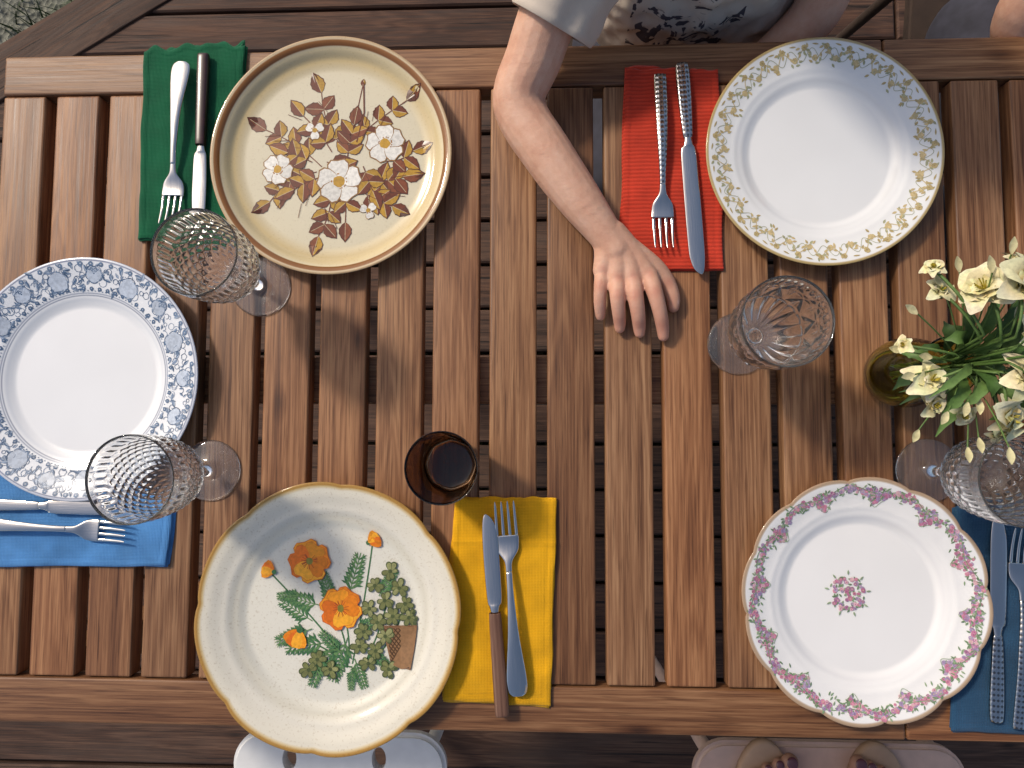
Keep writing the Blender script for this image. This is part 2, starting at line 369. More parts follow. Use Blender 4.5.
# --- plate A (stoneware with dog roses)
pA=[(0,.0065),(.76,.0065),(.85,.009),(.92,.017),(.96,.0215),(1,.0225)]
mA=ceramic('stoneware_glaze',[(0,(.68,.62,.47)),(.74,(.67,.60,.43)),(.84,(.58,.45,.23)),(.915,(.64,.53,.32)),(.93,(.66,.56,.36)),(.937,(.22,.085,.02)),(.972,(.26,.11,.03)),(.98,(.60,.48,.30)),(1,(.45,.30,.16))],.18)
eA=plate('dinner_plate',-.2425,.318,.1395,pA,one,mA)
P=Painter(.1395,pA,step=1.2e-6)
br=(.15,.034,.012); go=(.45,.25,.025); br2=(.22,.060,.02)
def A(px,py): return ((px-332)*PX,-(py-157)*PX)
def sprig(px,py,qx,qy,n,ll):
    ll*=1.12
    x0,y0=A(px,py);x1,y1=A(qx,qy); a=math.atan2(y1-y0,x1-x0); le=math.hypot(x1-x0,y1-y0); 
    cv=R.uniform(-.12,.12)*le
    pt=lambda t:(x0+(x1-x0)*t-math.sin(a)*cv*math.sin(pi*t),y0+(y1-y0)*t+math.cos(a)*cv*math.sin(pi*t))
    P.stroke([pt(i/8) for i in range(9)],.0012,br)
    def lf(x,y,a,l,w):
        c=(br,go) if R.random()<.6 else ((go,br2) if R.random()<.6 else (br2,br))
        P.leaf(x-.0004*math.cos(a),y-.0004*math.sin(a),a,l*1.08,w*1.14,(.09,.025,.01),serr=.12); P.leaf(x,y,a,l,w,*c,serr=.12)
        P.stroke([(x,y),(x+l*.9*math.cos(a),y+l*.9*math.sin(a))],.0005,(.6,.5,.3))
    for i in range(n):
        t=.25+.75*i/n
        for sd in (-1,1):
            x,y=pt(t); lf(x,y,a+sd*R.uniform(.8,1.15),ll*PX*R.uniform(.85,1.1),ll*PX*.62)
    x,y=pt(1); lf(x,y,a,ll*PX*1.15,ll*PX*.66)
for s in ((345,150,318,88,3,17),(350,150,360,82,1,6),(350,140,405,98,3,15),(320,165,262,126,3,17),(315,170,268,200,3,16),(330,185,318,236,3,16),(345,195,345,222,1,15),(372,180,402,176,3,17),(385,160,412,150,2,16),(360,190,392,206,3,15),(330,150,300,112,2,16),(320,175,292,188,2,16),(345,160,352,122,3,15),(325,160,345,172,2,18),(362,165,372,190,2,16),(310,160,285,150,2,16)):
    sprig(*s)
P.stroke([A(355,140),A(362,110),A(361,78)],.0016,br)
for s in range(26):
    a=R.uniform(0,2*pi); r=R.uniform(48,80); q=A(335+r*math.cos(a),160+r*math.sin(a)*.95); q2=A(335+(r-14)*math.cos(a+.1),160+(r-14)*math.sin(a+.1)*.95); P.stroke([q,q2],.0006,br)
wh=(.78,.75,.68)
for px,py,r in ((338,180,23),(384,142,20),(275,167,16),(368,210,9),(312,127,10)):
    x,y=A(px,py); n=5 if r>12 else 3; P.flower(x,y,r*PX,n,wh,(.50,.28,.03),R.uniform(0,6),outline=(.28,.14,.04),cr=.26)
    for i in range(10 if r>12 else 3):
        a=R.uniform(0,6.28); P.disc(x+r*.33*PX*math.cos(a),y+r*.33*PX*math.sin(a),.0009,(.33,.14,.02),6)
P.build('rose_decoration',eA)

# --- plate B (gold garland)
pB=[(0,.0055),(.60,.0055),(.70,.011),(.76,.0135),(1,.021)]
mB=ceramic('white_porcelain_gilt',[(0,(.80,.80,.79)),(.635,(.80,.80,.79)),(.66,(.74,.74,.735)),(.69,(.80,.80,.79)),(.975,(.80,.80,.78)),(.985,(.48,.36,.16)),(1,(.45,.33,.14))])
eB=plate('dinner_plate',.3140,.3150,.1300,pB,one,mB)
P=Painter(.13,pB,step=1e-7,base=.00025)
gd=(.50,.39,.18); gd2=(.60,.47,.24); gg=(.40,.40,.24)
def pol(R0,r,a): return (R0*r*math.cos(a),R0*r*math.sin(a))
for k in range(30):
    a=2*pi*k/30; da=2*pi/30
    pts=[pol(.13,.87+.045*math.sin(2*pi*i/12),a+da*i/12) for i in range(13)]; P.stroke(pts,.0009,gd2)
    pts=[pol(.13,.87+.05*math.sin(2*pi*i/12+2.2),a+da*i/12) for i in range(13)]; P.stroke(pts,.0006,gg)
    for i in range(14):
        t=(i+R.random()*.6)/14; rr=.87+.05*math.sin(2*pi*t)+R.uniform(-.04,.04); x,y=pol(.13,rr,a+da*t)
        P.leaf(x,y,a+R.uniform(0,6.28),.0055,.0026,R.choice((gd,gd2,gg)))
    x,y=pol(.13,.84,a+da*.75); P.flower(x,y,.0036,5,gd2,gd); x,y=pol(.13,.93,a+da*.25); P.flower(x,y,.0034,5,gd,(.35,.25,.1))
    x,y=pol(.13,.945,a+da*.6); P.leaf(x,y,a+pi/2,.008,.0018,gd)
P.build('gilt_garland',eB)

# --- plate C (blue transferware)
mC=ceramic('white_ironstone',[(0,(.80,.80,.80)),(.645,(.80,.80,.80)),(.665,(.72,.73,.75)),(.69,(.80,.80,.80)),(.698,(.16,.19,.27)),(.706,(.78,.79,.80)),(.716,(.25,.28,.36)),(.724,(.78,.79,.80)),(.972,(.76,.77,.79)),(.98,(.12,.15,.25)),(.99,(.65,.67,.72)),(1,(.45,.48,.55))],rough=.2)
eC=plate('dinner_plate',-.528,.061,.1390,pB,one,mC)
P=Painter(.139,pB,step=1e-7,base=.00028)
bl=[(.09,.15,.25),(.14,.21,.32),(.22,.29,.41),(.06,.11,.20)]
def rose(x,y,r,a0):
    P.disc(x,y,r*1.02,(.50,.56,.65),12,.08)
    for k,rr in enumerate((1,.82,.64,.46,.28)):
        for j in range(5):
            a=a0+k*.7+j*2*pi/5; P.stroke([(x+rr*r*(1+.14*math.sin(pi*i/6))*math.cos(a+1.15*i/6),y+rr*r*(1+.14*math.sin(pi*i/6))*math.sin(a+1.15*i/6)) for i in range(7)],.0009,bl[(k+j)%4])
    P.disc(x,y,r*.18,bl[3])
NR=17
for k in range(NR):
    a=2*pi*k/NR; big=.0108 if k%2 else .0090
    rr=.83 if k%2 else .87
    for j in range(22):
        b=a+R.uniform(-.5,.5)*2*pi/NR; q=R.uniform(.750,.960); x,y=pol(.139,q,b)
        ang=R.uniform(0,6.28); ln=R.uniform(.005,.010); c=R.choice(bl)
        P.leaf(x,y,ang,ln,ln*.42,c,(.36,.43,.53)); P.stroke([(x,y),(x+ln*math.cos(ang),y+ln*math.sin(ang))],.0004,bl[3])
    for j in range(14):
        b=a+(j+.5)/14*2*pi/NR; x,y=pol(.139,R.uniform(.76,.95),b); P.stroke(arc(x,y,R.uniform(.002,.005),R.uniform(0,6),R.uniform(7,10)),.0006,R.choice(bl))
    for j in range(4):
        b=a+(j+.3)/4*2*pi/NR; x,y=pol(.139,.953,b); P.flower(x,y,.003,5,bl[1],(.7,.72,.75)); x,y=pol(.139,.752,b); P.flower(x,y,.0026,5,bl[0],(.7,.72,.75))
    x,y=pol(.139,rr,a); rose(x,y,big,k)
for k in range(150):
    a=2*pi*k/150; P.disc(*pol(.139,.735,a),.0007,bl[0],6)
P.build('blue_rose_transfer',eC)

# --- plate D (bracket rim with poppies)
def scD(a):
    u=abs(math.sin(a*4+.35)); return 1-.034+.034*u**.55+.004*math.cos(8*a)
pD=[(0,.0065),(.64,.0065),(.72,.011),(.80,.016),(.93,.0215),(1,.0235)]
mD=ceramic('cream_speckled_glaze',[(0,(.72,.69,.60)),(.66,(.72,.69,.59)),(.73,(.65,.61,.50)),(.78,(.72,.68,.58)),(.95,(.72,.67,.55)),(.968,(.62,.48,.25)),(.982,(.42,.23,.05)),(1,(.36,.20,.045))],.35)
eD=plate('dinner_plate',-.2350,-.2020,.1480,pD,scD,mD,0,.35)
P=Painter(.148,pD,scD,step=1.2e-6,base=.0002)
def D(px,py): return ((px-328)*PX*.985,-(py-618)*PX*.985)
g1=(.06,.16,.06);g2=(.12,.23,.08);ol=(.19,.20,.07);ol2=(.29,.29,.12);ol3=(.08,.10,.035)
stems=[((345,665),(345,630),(306,572)),((345,665),(330,640),(266,578)),((350,665),(362,600),(368,548)),((345,665),(325,650),(296,640)),((345,668),(350,640),(338,612)),((360,668),(385,620),(386,578)),((350,668),(345,668),(318,662)),((365,665),(395,640),(400,606))]
for a,b,c in stems:
    pts=[]
    for i in range(11):
        t=i/10; pts.append(D(a[0]*(1-t)**2+2*b[0]*t*(1-t)+c[0]*t*t,a[1]*(1-t)**2+2*b[1]*t*(1-t)+c[1]*t*t))
    P.stroke(pts,.0017,g1)
def fern(px,py,ang,ln):
    x,y=D(px,py); ln*=PX
    P.stroke([(x,y),(x+ln*math.cos(ang),y+ln*math.sin(ang))],.0011,g2)
    for i in range(7):
        t=.15+.8*i/7
        for s in (-1,1):
            l2=ln*.38*(1-t*.5); aa=ang+s*.75; x1=x+t*ln*math.cos(ang); y1=y+t*ln*math.sin(ang)
            P.leaf(x1,y1,aa,l2,l2*.20,R.choice((g1,g2)))
            P.leaf(x1+l2*.4*math.cos(aa),y1+l2*.4*math.sin(aa),aa-s*.6,l2*.5,l2*.13,g2); P.leaf(x1+l2*.4*math.cos(aa),y1+l2*.4*math.sin(aa),aa+s*.6,l2*.5,l2*.13,g1)
for f in ((310,625,2.6,38),(318,610,2.9,38),(345,600,1.3,42),(325,645,3.3,42),(352,660,-1.2,30),(345,640,-1.9,44),(335,650,3.9,34),(300,600,3.2,26),(362,650,-.6,30),(330,610,1.9,34),(350,668,-1.6,22),(375,600,1.0,30),(310,632,3.5,38),(352,632,.4,28),(340,655,2.4,30),(322,655,-1.9,34)): fern(*f)
def bq(u,v_):
    xa,ya=380+u*33,630-u*1; xb,yb=388+u*20,664+u*3
    return D(xa+(xb-xa)*v_,ya+(yb-ya)*v_)
P.poly([bq(0,0),bq(.5,-.05),bq(1,0),bq(1.02,.5),bq(1,1),bq(.5,1.08),bq(0,1),bq(-.02,.5)],(.30,.16,.07))
for i in range(-6,8):
    t1=[t for t in range(9) if 0<=i/7+t/8<=1]
    if len(t1)>1: P.stroke([bq(i/7+t/8,t/8) for t in t1],.0013,(.08,.04,.015))
    tt=[t for t in range(9) if 0<=i/7+1-t/8<=1]
    if len(tt)>1: P.stroke([bq(i/7+1-t/8,t/8) for t in tt],.0013,(.10,.05,.02))
P.stroke([bq(i/6,-.02) for i in range(7)],.003,(.22,.11,.05)); P.stroke([bq(i/6,1.0) for i in range(7)],.003,(.18,.09,.04))
for cx,cy in ((386,576),(371,590),(395,592),(381,604),(401,607),(366,612),(389,619),(405,620),(374,625),(361,634),(382,638),(357,648),(373,652),(366,664),(386,669),(316,661),(329,670),(308,671)):
    n=6
    for i in range(n):
        a=2*pi*i/n+R.uniform(-.3,.3); x,y=D(cx,cy); l=PX*R.uniform(6.5,9)
        P.petal(x,y,a,l*1.14,l*.80,ol3,0); P.petal(x,y,a,l,l*.60,R.choice((ol,ol2,ol)),0)
    P.disc(x,y,PX*2.0,ol3,7)
orr=[(.80,.23,.010),(.84,.31,.015),(.72,.16,.01),(.87,.39,.025)]
for px,py,r,a0 in ((306,567,21,.3),(338,612,21,1.0)):
    x,y=D(px,py); 
    for k in range(2):
        for i in range(4):
            P.petal(x,y,a0+k*.8+i*pi/2,r*PX*(1-.12*k)*1.03,r*PX*1.3*(1-.12*k),(.60,.13,.01),.12)
            P.petal(x,y,a0+k*.8+i*pi/2,r*PX*(1-.12*k),r*PX*1.25*(1-.12*k),orr[(i+k)%4],.12)
    for i in range(22):
        a=R.uniform(0,6.28); P.stroke([(x+.002*math.cos(a),y+.002*math.sin(a)),(x+r*.38*PX*math.cos(a),y+r*.38*PX*math.sin(a))],.0006,(.38,.06,.01))
    P.disc(x,y,r*.17*PX,(.22,.20,.03),10,.2)
for px,py,r,a0 in ((295,640,15,-2.0),(266,576,11,2.8),(369,546,11,.5)):
    x,y=D(px,py); x-=r*.5*PX*math.cos(a0); y-=r*.5*PX*math.sin(a0)
    for i,dd in enumerate((-.55,.55,-.2,.2)): P.petal(x,y,a0+dd,r*1.25*PX,r*.8*PX,orr[i],.08)
    P.disc(x,y,r*.22*PX,g1)
P.build('poppy_decoration',eD)

# --- plate E (scalloped, pink garland)
def scE(a):
    u=abs(math.sin(a*6)); return 1-.036+.036*u**.6
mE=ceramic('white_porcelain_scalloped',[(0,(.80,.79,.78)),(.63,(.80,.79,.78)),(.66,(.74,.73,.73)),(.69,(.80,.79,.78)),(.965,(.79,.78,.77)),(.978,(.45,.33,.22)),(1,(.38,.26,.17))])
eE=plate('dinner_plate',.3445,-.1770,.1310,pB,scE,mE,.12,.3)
P=Painter(.1310,pB,scE,step=1e-7,base=.00045,flute=.3)
pk=[(.60,.24,.33),(.50,.19,.30),(.68,.40,.46),(.42,.20,.33)]; gr=[(.20,.30,.16),(.30,.39,.24),(.16,.24,.13)]; mv=[(.42,.32,.46),(.34,.26,.42)]
def cluster(x,y,s,n):
    for i in range(n):
        a=R.uniform(0,6.28); q=math.sqrt(R.random())*s; P.leaf(x+q*math.cos(a),y+q*math.sin(a),R.uniform(0,6.28),.0045,.0019,R.choice(gr))
    for i in range(n):
        a=R.uniform(0,6.28); q=math.sqrt(R.random())*s*.85; P.flower(x+q*math.cos(a),y+q*math.sin(a),R.uniform(.0015,.0028),5,R.choice(pk+mv),R.choice(((.6,.5,.3),(.3,.1,.18))))
for k in range(12):
    a=2*pi*(k+.5)/12; da=2*pi/12
    for t0,rr,s,n in ((0,.880,.0078,13),(.13,.87,.006,7),(-.13,.87,.0055,6),(.25,.885,.005,6),(-.25,.885,.005,5),(.38,.905,.0055,6),(-.38,.905,.005,5),(.5,.91,.0055,8),(0,.80,.0042,4),(.07,.83,.004,3),(-.07,.83,.004,3)):
        x,y=pol(.1305,rr,a+da*t0); cluster(x,y,s,n)
    P.stroke([pol(.1305,.905-.03*math.cos(2*pi*i/16),a+da*i/16) for i in range(17)],.0008,gr[0])
    P.stroke([pol(.1305,.79+.03*math.cos(2*pi*i/10),a+da*.15*(i-5)/5) for i in range(11)],.0006,gr[1])
    for i in range(14):
        x,y=pol(.1305,R.uniform(.82,.94),a+da*R.uniform(-.5,.5)); P.leaf(x,y,R.uniform(0,6),.005,.0016,R.choice(gr))
cx,cy=-.013,.006
for i in range(9):
    a=2*pi*i/9; cluster(cx+.0150*math.cos(a),cy+.0150*math.sin(a),.0055,5)
    P.leaf(cx+.020*math.cos(a),cy+.020*math.sin(a),a,.0055,.002,gr[1])
cluster(cx,cy,.0100,14)
P.build('rose_garland',eE)

# ------------------------------------------------------------------ napkins
def napkin(name,cor,mat,seed,ruffle=(0,0,0,0),layers=4,crease=None):
    e=empty(name); A_,B_,C_,D_=[Vector(c) for c in cor]
    W_=((B_-A_).length+(C_-D_).length)/2; H_=((A_-D_).length+(B_-C_).length)/2
    rr=random.Random(seed)
    for l in range(layers):
        res=.0016 if l==layers-1 else .003
        nx=int(W_/res);ny=int(H_/res); vs=[];fs=[]
        off=[rr.uniform(-.0030,.0020) if l<layers-1 else 0 for _ in range(4)]
        z0=.0006+l*.0017
        for j in range(ny+1):
            for i in range(nx+1):
                u=i/nx;v=j/ny
                uu=u-(off[3])*(1-u)/W_+off[1]*u/W_; vv=v-off[0]*(1-v)/H_+off[2]*v/H_
                q=(A_*(1-uu)+B_*uu)*(1-vv)+(D_*(1-uu)+C_*uu)*vv
                s=seed*3.7
                wv=noise.noise(Vector((q.x*14+s,q.y*14,l*.15)))
                ex_=.0026*noise.noise(Vector((s,q.y*22,l*.6)))*(abs(u-.5)*2)**4
                ey_=(.0018*noise.noise(Vector((q.x*25,s,l*.6)))+ (ruffle[0] if v<.5 else ruffle[2])*noise.noise(Vector((q.x*55,s+9,l*.9))))*(abs(v-.5)*2)**4
                dx=min(u,1-u)*W_; dy=min(v,1-v)*H_; dd=min(dx,dy)
                z=z0+.0026*max(-.3,wv)+.0013*noise.noise(Vector((q.x*50+s,q.y*38,3)))
                z-=.0011*math.exp(-(dd/.0022)**2)
                if l==layers-1:
                    z-=.0006*math.exp(-((dd-.0085)/.0011)**2)
                    if crease: z+=.0010*math.exp(-((v-crease)*H_/.003)**2)
                z=max(z,.0004+l*.0009)
                vs.append((q.x+ex_,q.y+ey_,z))
        n=nx+1
        for j in range(ny):
            for i in range(nx): a=j*n+i; fs.append((a,a+n,a+n+1,a+1))
        bd=[i for i in range(n)]+[j*n+nx for j in range(1,ny+1)]+[ny*n+i for i in range(nx-1,-1,-1)]+[j*n for j in range(ny-1,0,-1)]
        b=len(vs)
        for k in bd: v=vs[k]; vs.append((v[0],v[1],max(v[2]-.0013,.0003)))
        m_=len(bd)
        for k in range(m_): fs.append((bd[k],bd[(k+1)%m_],b+(k+1)%m_,b+k))
        mesh('layer_%d'%l,vs,fs,mat,e)
    return e
napkin('green_cloth_napkin',[(-.476,.453),(-.353,.464),(-.350,.222),(-.474,.226)],cloth('green_cotton',(.004,.105,.042)),1,(.012,0,.003,0))
napkin('blue_cloth_napkin',[(-.648,-.040),(-.420,-.086),(-.426,-.152),(-.648,-.155)],cloth('blue_linen',(.085,.26,.56)),2)
napkin('yellow_cloth_napkin',[(-.098,-.072),(.016,-.073),(.010,-.299),(-.109,-.294)],cloth('yellow_linen',(.80,.40,.008)),3,(.004,0,.001,0),crease=.22)
napkin('red_cloth_napkin',[(.097,.424),(.203,.417),(.206,.185),(.089,.186)],cloth('red_ribbed_cotton',(.54,.046,.022),'rib'),4,(.006,0,.001,0))
napkin('navy_cloth_napkin',[(.451,-.080),(.575,-.084),(.565,-.318),(.436,-.316)],cloth('navy_linen',(.022,.075,.15)),5)

# ------------------------------------------------------------------ cutlery
def loft(secs,vs,fs,K=14,pw=.8):
    b=len(vs)
    for (y,xc,hw,zc,ht) in secs:
        for k in range(K):
            a=2*pi*k/K; c,s=math.cos(a),math.sin(a)
            vs.append((xc+hw*math.copysign(abs(c)**pw,c),y,zc+ht*math.copysign(abs(s)**pw,s)))
    n=len(secs)
    for j in range(n-1):
        for k in range(K): fs.append((b+j*K+k,b+j*K+(k+1)%K,b+(j+1)*K+(k+1)%K,b+(j+1)*K+k))
    fs.append(tuple(b+k for k in range(K))[::-1]); fs.append(tuple(b+(n-1)*K+k for k in range(K)))
def place(name,h,t,z,build,tilt=0):
    h=Vector(h);t=Vector(t);d=t-h; e=empty(name,(h.x,h.y,z),math.atan2(d.y,d.x)-pi/2); e.rotation_euler[0]=tilt; build(e,d.length); return e
def fork(mh,handle=((0,.004),(.006,.0085),(.03,.0085),(.07,.0055),(.11,.0035),(.128,.0035)),hw=.012,thick=.0019):
    def f(e,Ln):
        k=Ln/.2; vs=[];fs=[]
        hs=catmull([(y*k,0,w,.004+.009*(math.sin(pi*min(1,y/.14))**1)*.6,thick if w>.004 else .0019) for y,w in handle],6)
        loft(hs,vs,fs,20,.95); mesh('handle',vs,fs,mh,e)
        vs=[];fs=[]
        y0=handle[-1][0]
        hd=catmull([(y0*k-.001,0,handle[-1][1],.0055,.0017),((y0+.010)*k,0,.0045,.0045,.0015),((y0+.020)*k,0,hw*.85,.0020,.0012),((y0+.028)*k,0,hw*.98,.0010,.0011),((y0+.036)*k,0,hw,.0014,.001)],5)
        loft(hd,vs,fs)
        for i in range(4):
            x0=(i-1.5)*hw*.54
            ti=catmull([((y0+.0355)*k,x0,.0019,.0014,.0009),((y0+.052)*k,x0*.97,.0016,.0030,.0009),((y0+.066)*k,x0*.95,.0013,.0062,.0008),((y0+.072)*k,x0*.95,.0004,.0080,.0004)],4)
            loft(ti,vs,fs,8)
        mesh('head',vs,fs,STEEL,e)
    return f
def knife(mh,hl=.09,hw=.0075,ht=.004,bw=.0085,rnd=False):
    def f(e,Ln):
        vs=[];fs=[]
        if rnd: hs=[(0,0,.003,.003,.002),(.003,0,hw*.9,.003,ht*.7),(.03,0,hw,.003,ht*.75),(hl-.01,0,hw*.75,.003,ht*.7),(hl,0,hw*.6,.003,ht*.5)]
        else: hs=[(0,0,hw*.8,.0035,ht*.7),(.002,0,hw,.0035,ht),(.03,0,hw*1.0,.0035,ht),(hl-.006,0,hw*.88,.0035,ht),(hl,0,hw*.75,.0035,ht*.85)]
        loft(catmull(hs,4),vs,fs,16,.6); mesh('handle',vs,fs,mh,e)
        vs=[];fs=[]
        bs=catmull([(hl-.001,0,.004,.003,.0022),(hl+.008,0,.0055,.003,.0018),(hl+.014,.0006,bw*.9,.0028,.0011),(hl+.04,.0005,bw,.0026,.0010),(Ln-.035,.0005,bw,.0026,.0009),(Ln-.015,0,bw*.85,.0026,.0008),(Ln-.005,-.0012,bw*.55,.0026,.0006),(Ln,-.003,.0010,.0026,.0003)],5)
        loft(bs,vs,fs,16,1.0); mesh('blade',vs,fs,STEEL,e)
    return f
ZC=.0090
SPOON=((0,.006),(.005,.0105),(.02,.011),(.06,.0065),(.10,.0038),(.126,.0035))
place('fork',(-.425,.436),(-.433,.238),ZC,fork(STEEL,SPOON,.0135))
place('table_knife',(-.399,.444),(-.399,.235),ZC,knife(KBROWN,.108,.0068,.0045,.0085))
place('fork',(.135,.409),(.137,.205),ZC,fork(STEEL_T,((0,.006),(.004,.0072),(.05,.0065),(.085,.0052),(.11,.0038),(.126,.0035)),.013,.0022))
place('table_knife',(.160,.423),(.176,.178),ZC,knife(STEEL_T,.088,.0082,.004,.0092,True))
place('table_knife',(-.043,-.306),(-.060,-.090),ZC,knife(KWOOD,.108,.0078,.0045,.0088))
place('fork',(-.026,-.285),(-.042,-.073),ZC,fork(STEEL,SPOON,.0135))
place('fork',(-.662,-.103),(-.468,-.114),ZC,fork(STEEL,hw=.0125))
place('table_knife',(-.662,-.083),(-.462,-.086),ZC,knife(STEEL,.09,.007,.003,.0085,True))
place('table_knife',(.479,-.303),(.491,-.088),ZC,knife(STEEL_T,.09,.0075,.0035,.0088,True))
place('fork',(.502,-.308),(.515,-.098),ZC,fork(STEEL_T,((0,.006),(.004,.0075),(.05,.0068),(.085,.0055),(.11,.0038),(.126,.0035)),.013,.0022))

# ------------------------------------------------------------------ glassware
def revolve(name,prof,mat,parent,S=144,mod=None,loc=(0,0,0),flat=False):
    vs=[];fs=[]
    for idx,(r,z) in enumerate(prof):
        for i in range(S):
            a=2*pi*i/S; rr=r if not mod else mod(a,r,z,idx/len(prof))
            vs.append((rr*math.cos(a),rr*math.sin(a),z))
    n=len(prof)
    for j in range(n-1):
        for i in range(S): fs.append((j*S+i,j*S+(i+1)%S,(j+1)*S+(i+1)%S,(j+1)*S+i))
    fs.append(tuple(range(S))[::-1]); fs.append(tuple((n-1)*S+i for i in range(S)))
    return mesh(name,vs,fs,mat,parent,not flat,loc)
gp=[(.0005,.0008),(.018,.0006),(.033,.0),(.0345,.0012),(.031,.003),(.017,.0052),(.008,.009),(.0052,.018),(.0048,.030),(.0056,.040),(.0085,.046),(.0085,.050),(.0064,.055),(.0090,.060),(.020,.0665),(.0305,.078),(.0368,.092),(.0398,.108),(.0413,.125),(.0420,.142),(.0418,.1595),(.0412,.1608)]
gi=[(.0404,.1600),(.0400,.142),(.0385,.125),(.0362,.108),(.0328,.0935),(.0262,.082),(.015,.0745),(.0005,.072)]
gpo=catmull(gp,8); gin=catmull(gi,5); NO=len(gpo)/(len(gpo)+len(gin))
tri=lambda x:abs(((x/pi)%1)*2-1)
def cut(kind):
    def f(a,r,z,t):
        if t>=NO: return r
        if .061<z<.149 and r>.010:
            fade=min(1,(z-.061)/.005,(.149-z)/.003)
            lim=.0021 if z<.128 else .0012
            if kind==0:
                if z<.128: dd=max(tri(9*a+z*250),tri(9*a-z*250))
                else: dd=tri(22*a)
                return r-lim*fade*dd**1.6
            if kind==1:
                if z<.096: dd=tri(9*a)**1.5
                elif z<.099: dd=1
                elif z<.138: dd=max(tri(5*a+(z-.099)*64),tri(5*a-(z-.099)*64),.8*tri(10*a))**2.2
                else: dd=tri(20*a)
                return r-lim*fade*dd
            dd=max(tri(11*a+z*280),tri(11*a-z*280)) if z<.132 else tri(18*a)
            return r-lim*fade*dd**1.3
        if .040<z<.056 and r<.012: return r*(1-.16*tri(4*a))
        return r
    return f
for (x,y,k) in ((-.327,.169,0),(.221,.101,1),(-.380,-.044,2),(.424,-.040,0)):
    e=empty('crystal_goblet',(x,y,.0008),R.random()*3); revolve('goblet_body',gpo+gin,G_CLEAR,e,240,cut(k))
e=empty('smoky_glass_tumbler',(-.1015,-.0355,.0008))
to=catmull([(.0005,.0006),(.020,.0004),(.0275,.0006),(.0300,.004),(.0325,.02),(.0355,.05),(.0372,.08),(.0374,.0895),(.0367,.0905)],6)
ti=catmull([(.0357,.0895),(.0352,.08),(.0335,.05),(.0300,.02),(.0265,.0125),(.015,.0105),(.0005,.0100)],6)
revolve('tumbler_body',to+ti,G_SMOKE,e,96,lambda a,r,z,t:r*(1-.03*abs(math.sin(4*a))*(1 if z<.06 else max(0,1-(z-.06)/.02))))

# vase + flowers
VX,VY=.386,.065
e=empty('flower_vase',(VX,VY,.0008))
vo_=catmull([(.0005,.0006),(.024,.0004),(.030,.003),(.0355,.02),(.0370,.04),(.032,.065),(.0235,.088),(.0215,.10),(.024,.112),(.0275,.118),(.0272,.1195)],6)
vi_=catmull([(.0255,.118),(.0218,.111),(.0190,.10),(.021,.088),(.0290,.065),(.0335,.04),(.032,.02),(.025,.009),(.0005,.008)],6)
revolve('vase_body',vo_+vi_,G_OLIVE,e,96)
bq_=empty('flower_bouquet',(0,0,0)); fv=[];ff=[];fc=[]
def strip(path,wid,col,cup=0.0,colt=None):
    b=len(fv); n=len(path); 
    for i,pnt in enumerate(path):
        a=path[max(0,i-1)];c=path[min(n-1,i+1)]; t=(Vector(c)-Vector(a)).normalized()
        s=t.cross(Vector((0,0,1))); 
        if s.length<.1: s=Vector((1,0,0))
        s.normalize(); up=s.cross(t)
        w=wid(i/(n-1)); k=i/(n-1); cc=tuple(x*(1-k)+y*k for x,y in zip(col,colt or col)); j=R.uniform(.92,1.08)
        for q,u in ((-1,cup),(0,0),(1,cup)):
            fv.append(Vector(pnt)+s*w*q+up*w*u); fc.append(tuple(x*j for x in cc))
    for i in range(n-1):
        for q in (0,1): ff.append((b+3*i+q,b+3*i+q+1,b+3*i+q+4,b+3*i+q+3))
def tube(path,r,col):
    b=len(fv);n=len(path);K=6
    for i,pnt in enumerate(path):
        a=path[max(0,i-1)];c=path[min(n-1,i+1)]; t=(Vector(c)-Vector(a)).normalized(); s=t.orthogonal().normalized(); u=t.cross(s)
        for k in range(K): fv.append(Vector(pnt)+(s*math.cos(2*pi*k/K)+u*math.sin(2*pi*k/K))*r); fc.append(col)
    for i in range(n-1):
        for k in range(K): ff.append((b+i*K+k,b+i*K+(k+1)%K,b+(i+1)*K+(k+1)%K,b+(i+1)*K+k))
def bez(p0,p1,p2,n=10): return [tuple(Vector(p0)*(1-t)**2+Vector(p1)*2*t*(1-t)+Vector(p2)*t*t) for t in [i/n for i in range(n+1)]]
grn=[(.045,.10,.02),(.08,.15,.03),(.11,.19,.045),(.035,.07,.018)]
def bloom(p,dir_,r,n=6,op=.7,col=(.66,.58,.22),tip=(.80,.75,.50)):
    p=Vector(p);d_=Vector(dir_).normalized(); s=d_.orthogonal().normalized(); u=d_.cross(s); a0=R.uniform(0,6)
    for lay,(rr,oo) in enumerate(((1,op),(.72,op*.55))):
        for i in range(n):
            a=a0+lay*.5+2*pi*i/n+R.uniform(-.2,.2); rad=s*math.cos(a)+u*math.sin(a); o=oo+R.uniform(-.25,.2); rl=r*rr*R.uniform(.75,1.15)
            side=d_.cross(rad); wk=R.uniform(.40,.52); tw=R.uniform(-.5,.5)
            b=len(fv); m_=6
            for j in range(m_+1):
                t=j/m_; c=p+rad*(rl*t*math.sin(o*1.2+.35*t))+d_*(rl*t*math.cos(o*1.2+.75*t))+side*tw*rl*t*t*.3; w=rl*wk*math.sin(pi*min(.93,t**.85*.88+.05)); cc=tuple((x*(1-t)+y*t)*R.uniform(.92,1.05) for x,y in zip(col,tip))
                for q in (-1,-.5,0,.5,1): fv.append(c+side*w*q+ (d_*.35-rad*.3)*w*abs(q)*(1+.9*R.uniform(-1,1))); fc.append(cc)
            for j in range(m_):
                for q in range(4): ff.append((b+5*j+q,b+5*j+q+1,b+5*j+q+6,b+5*j+q+5))
    for i in range(10):
        a=R.uniform(0,6.28); q=s*math.cos(a)+u*math.sin(a); tube([tuple(p),tuple(p+d_*r*.5+q*r*.14)],.0005,(.55,.45,.06))
mouth=Vector((VX,VY,.112))
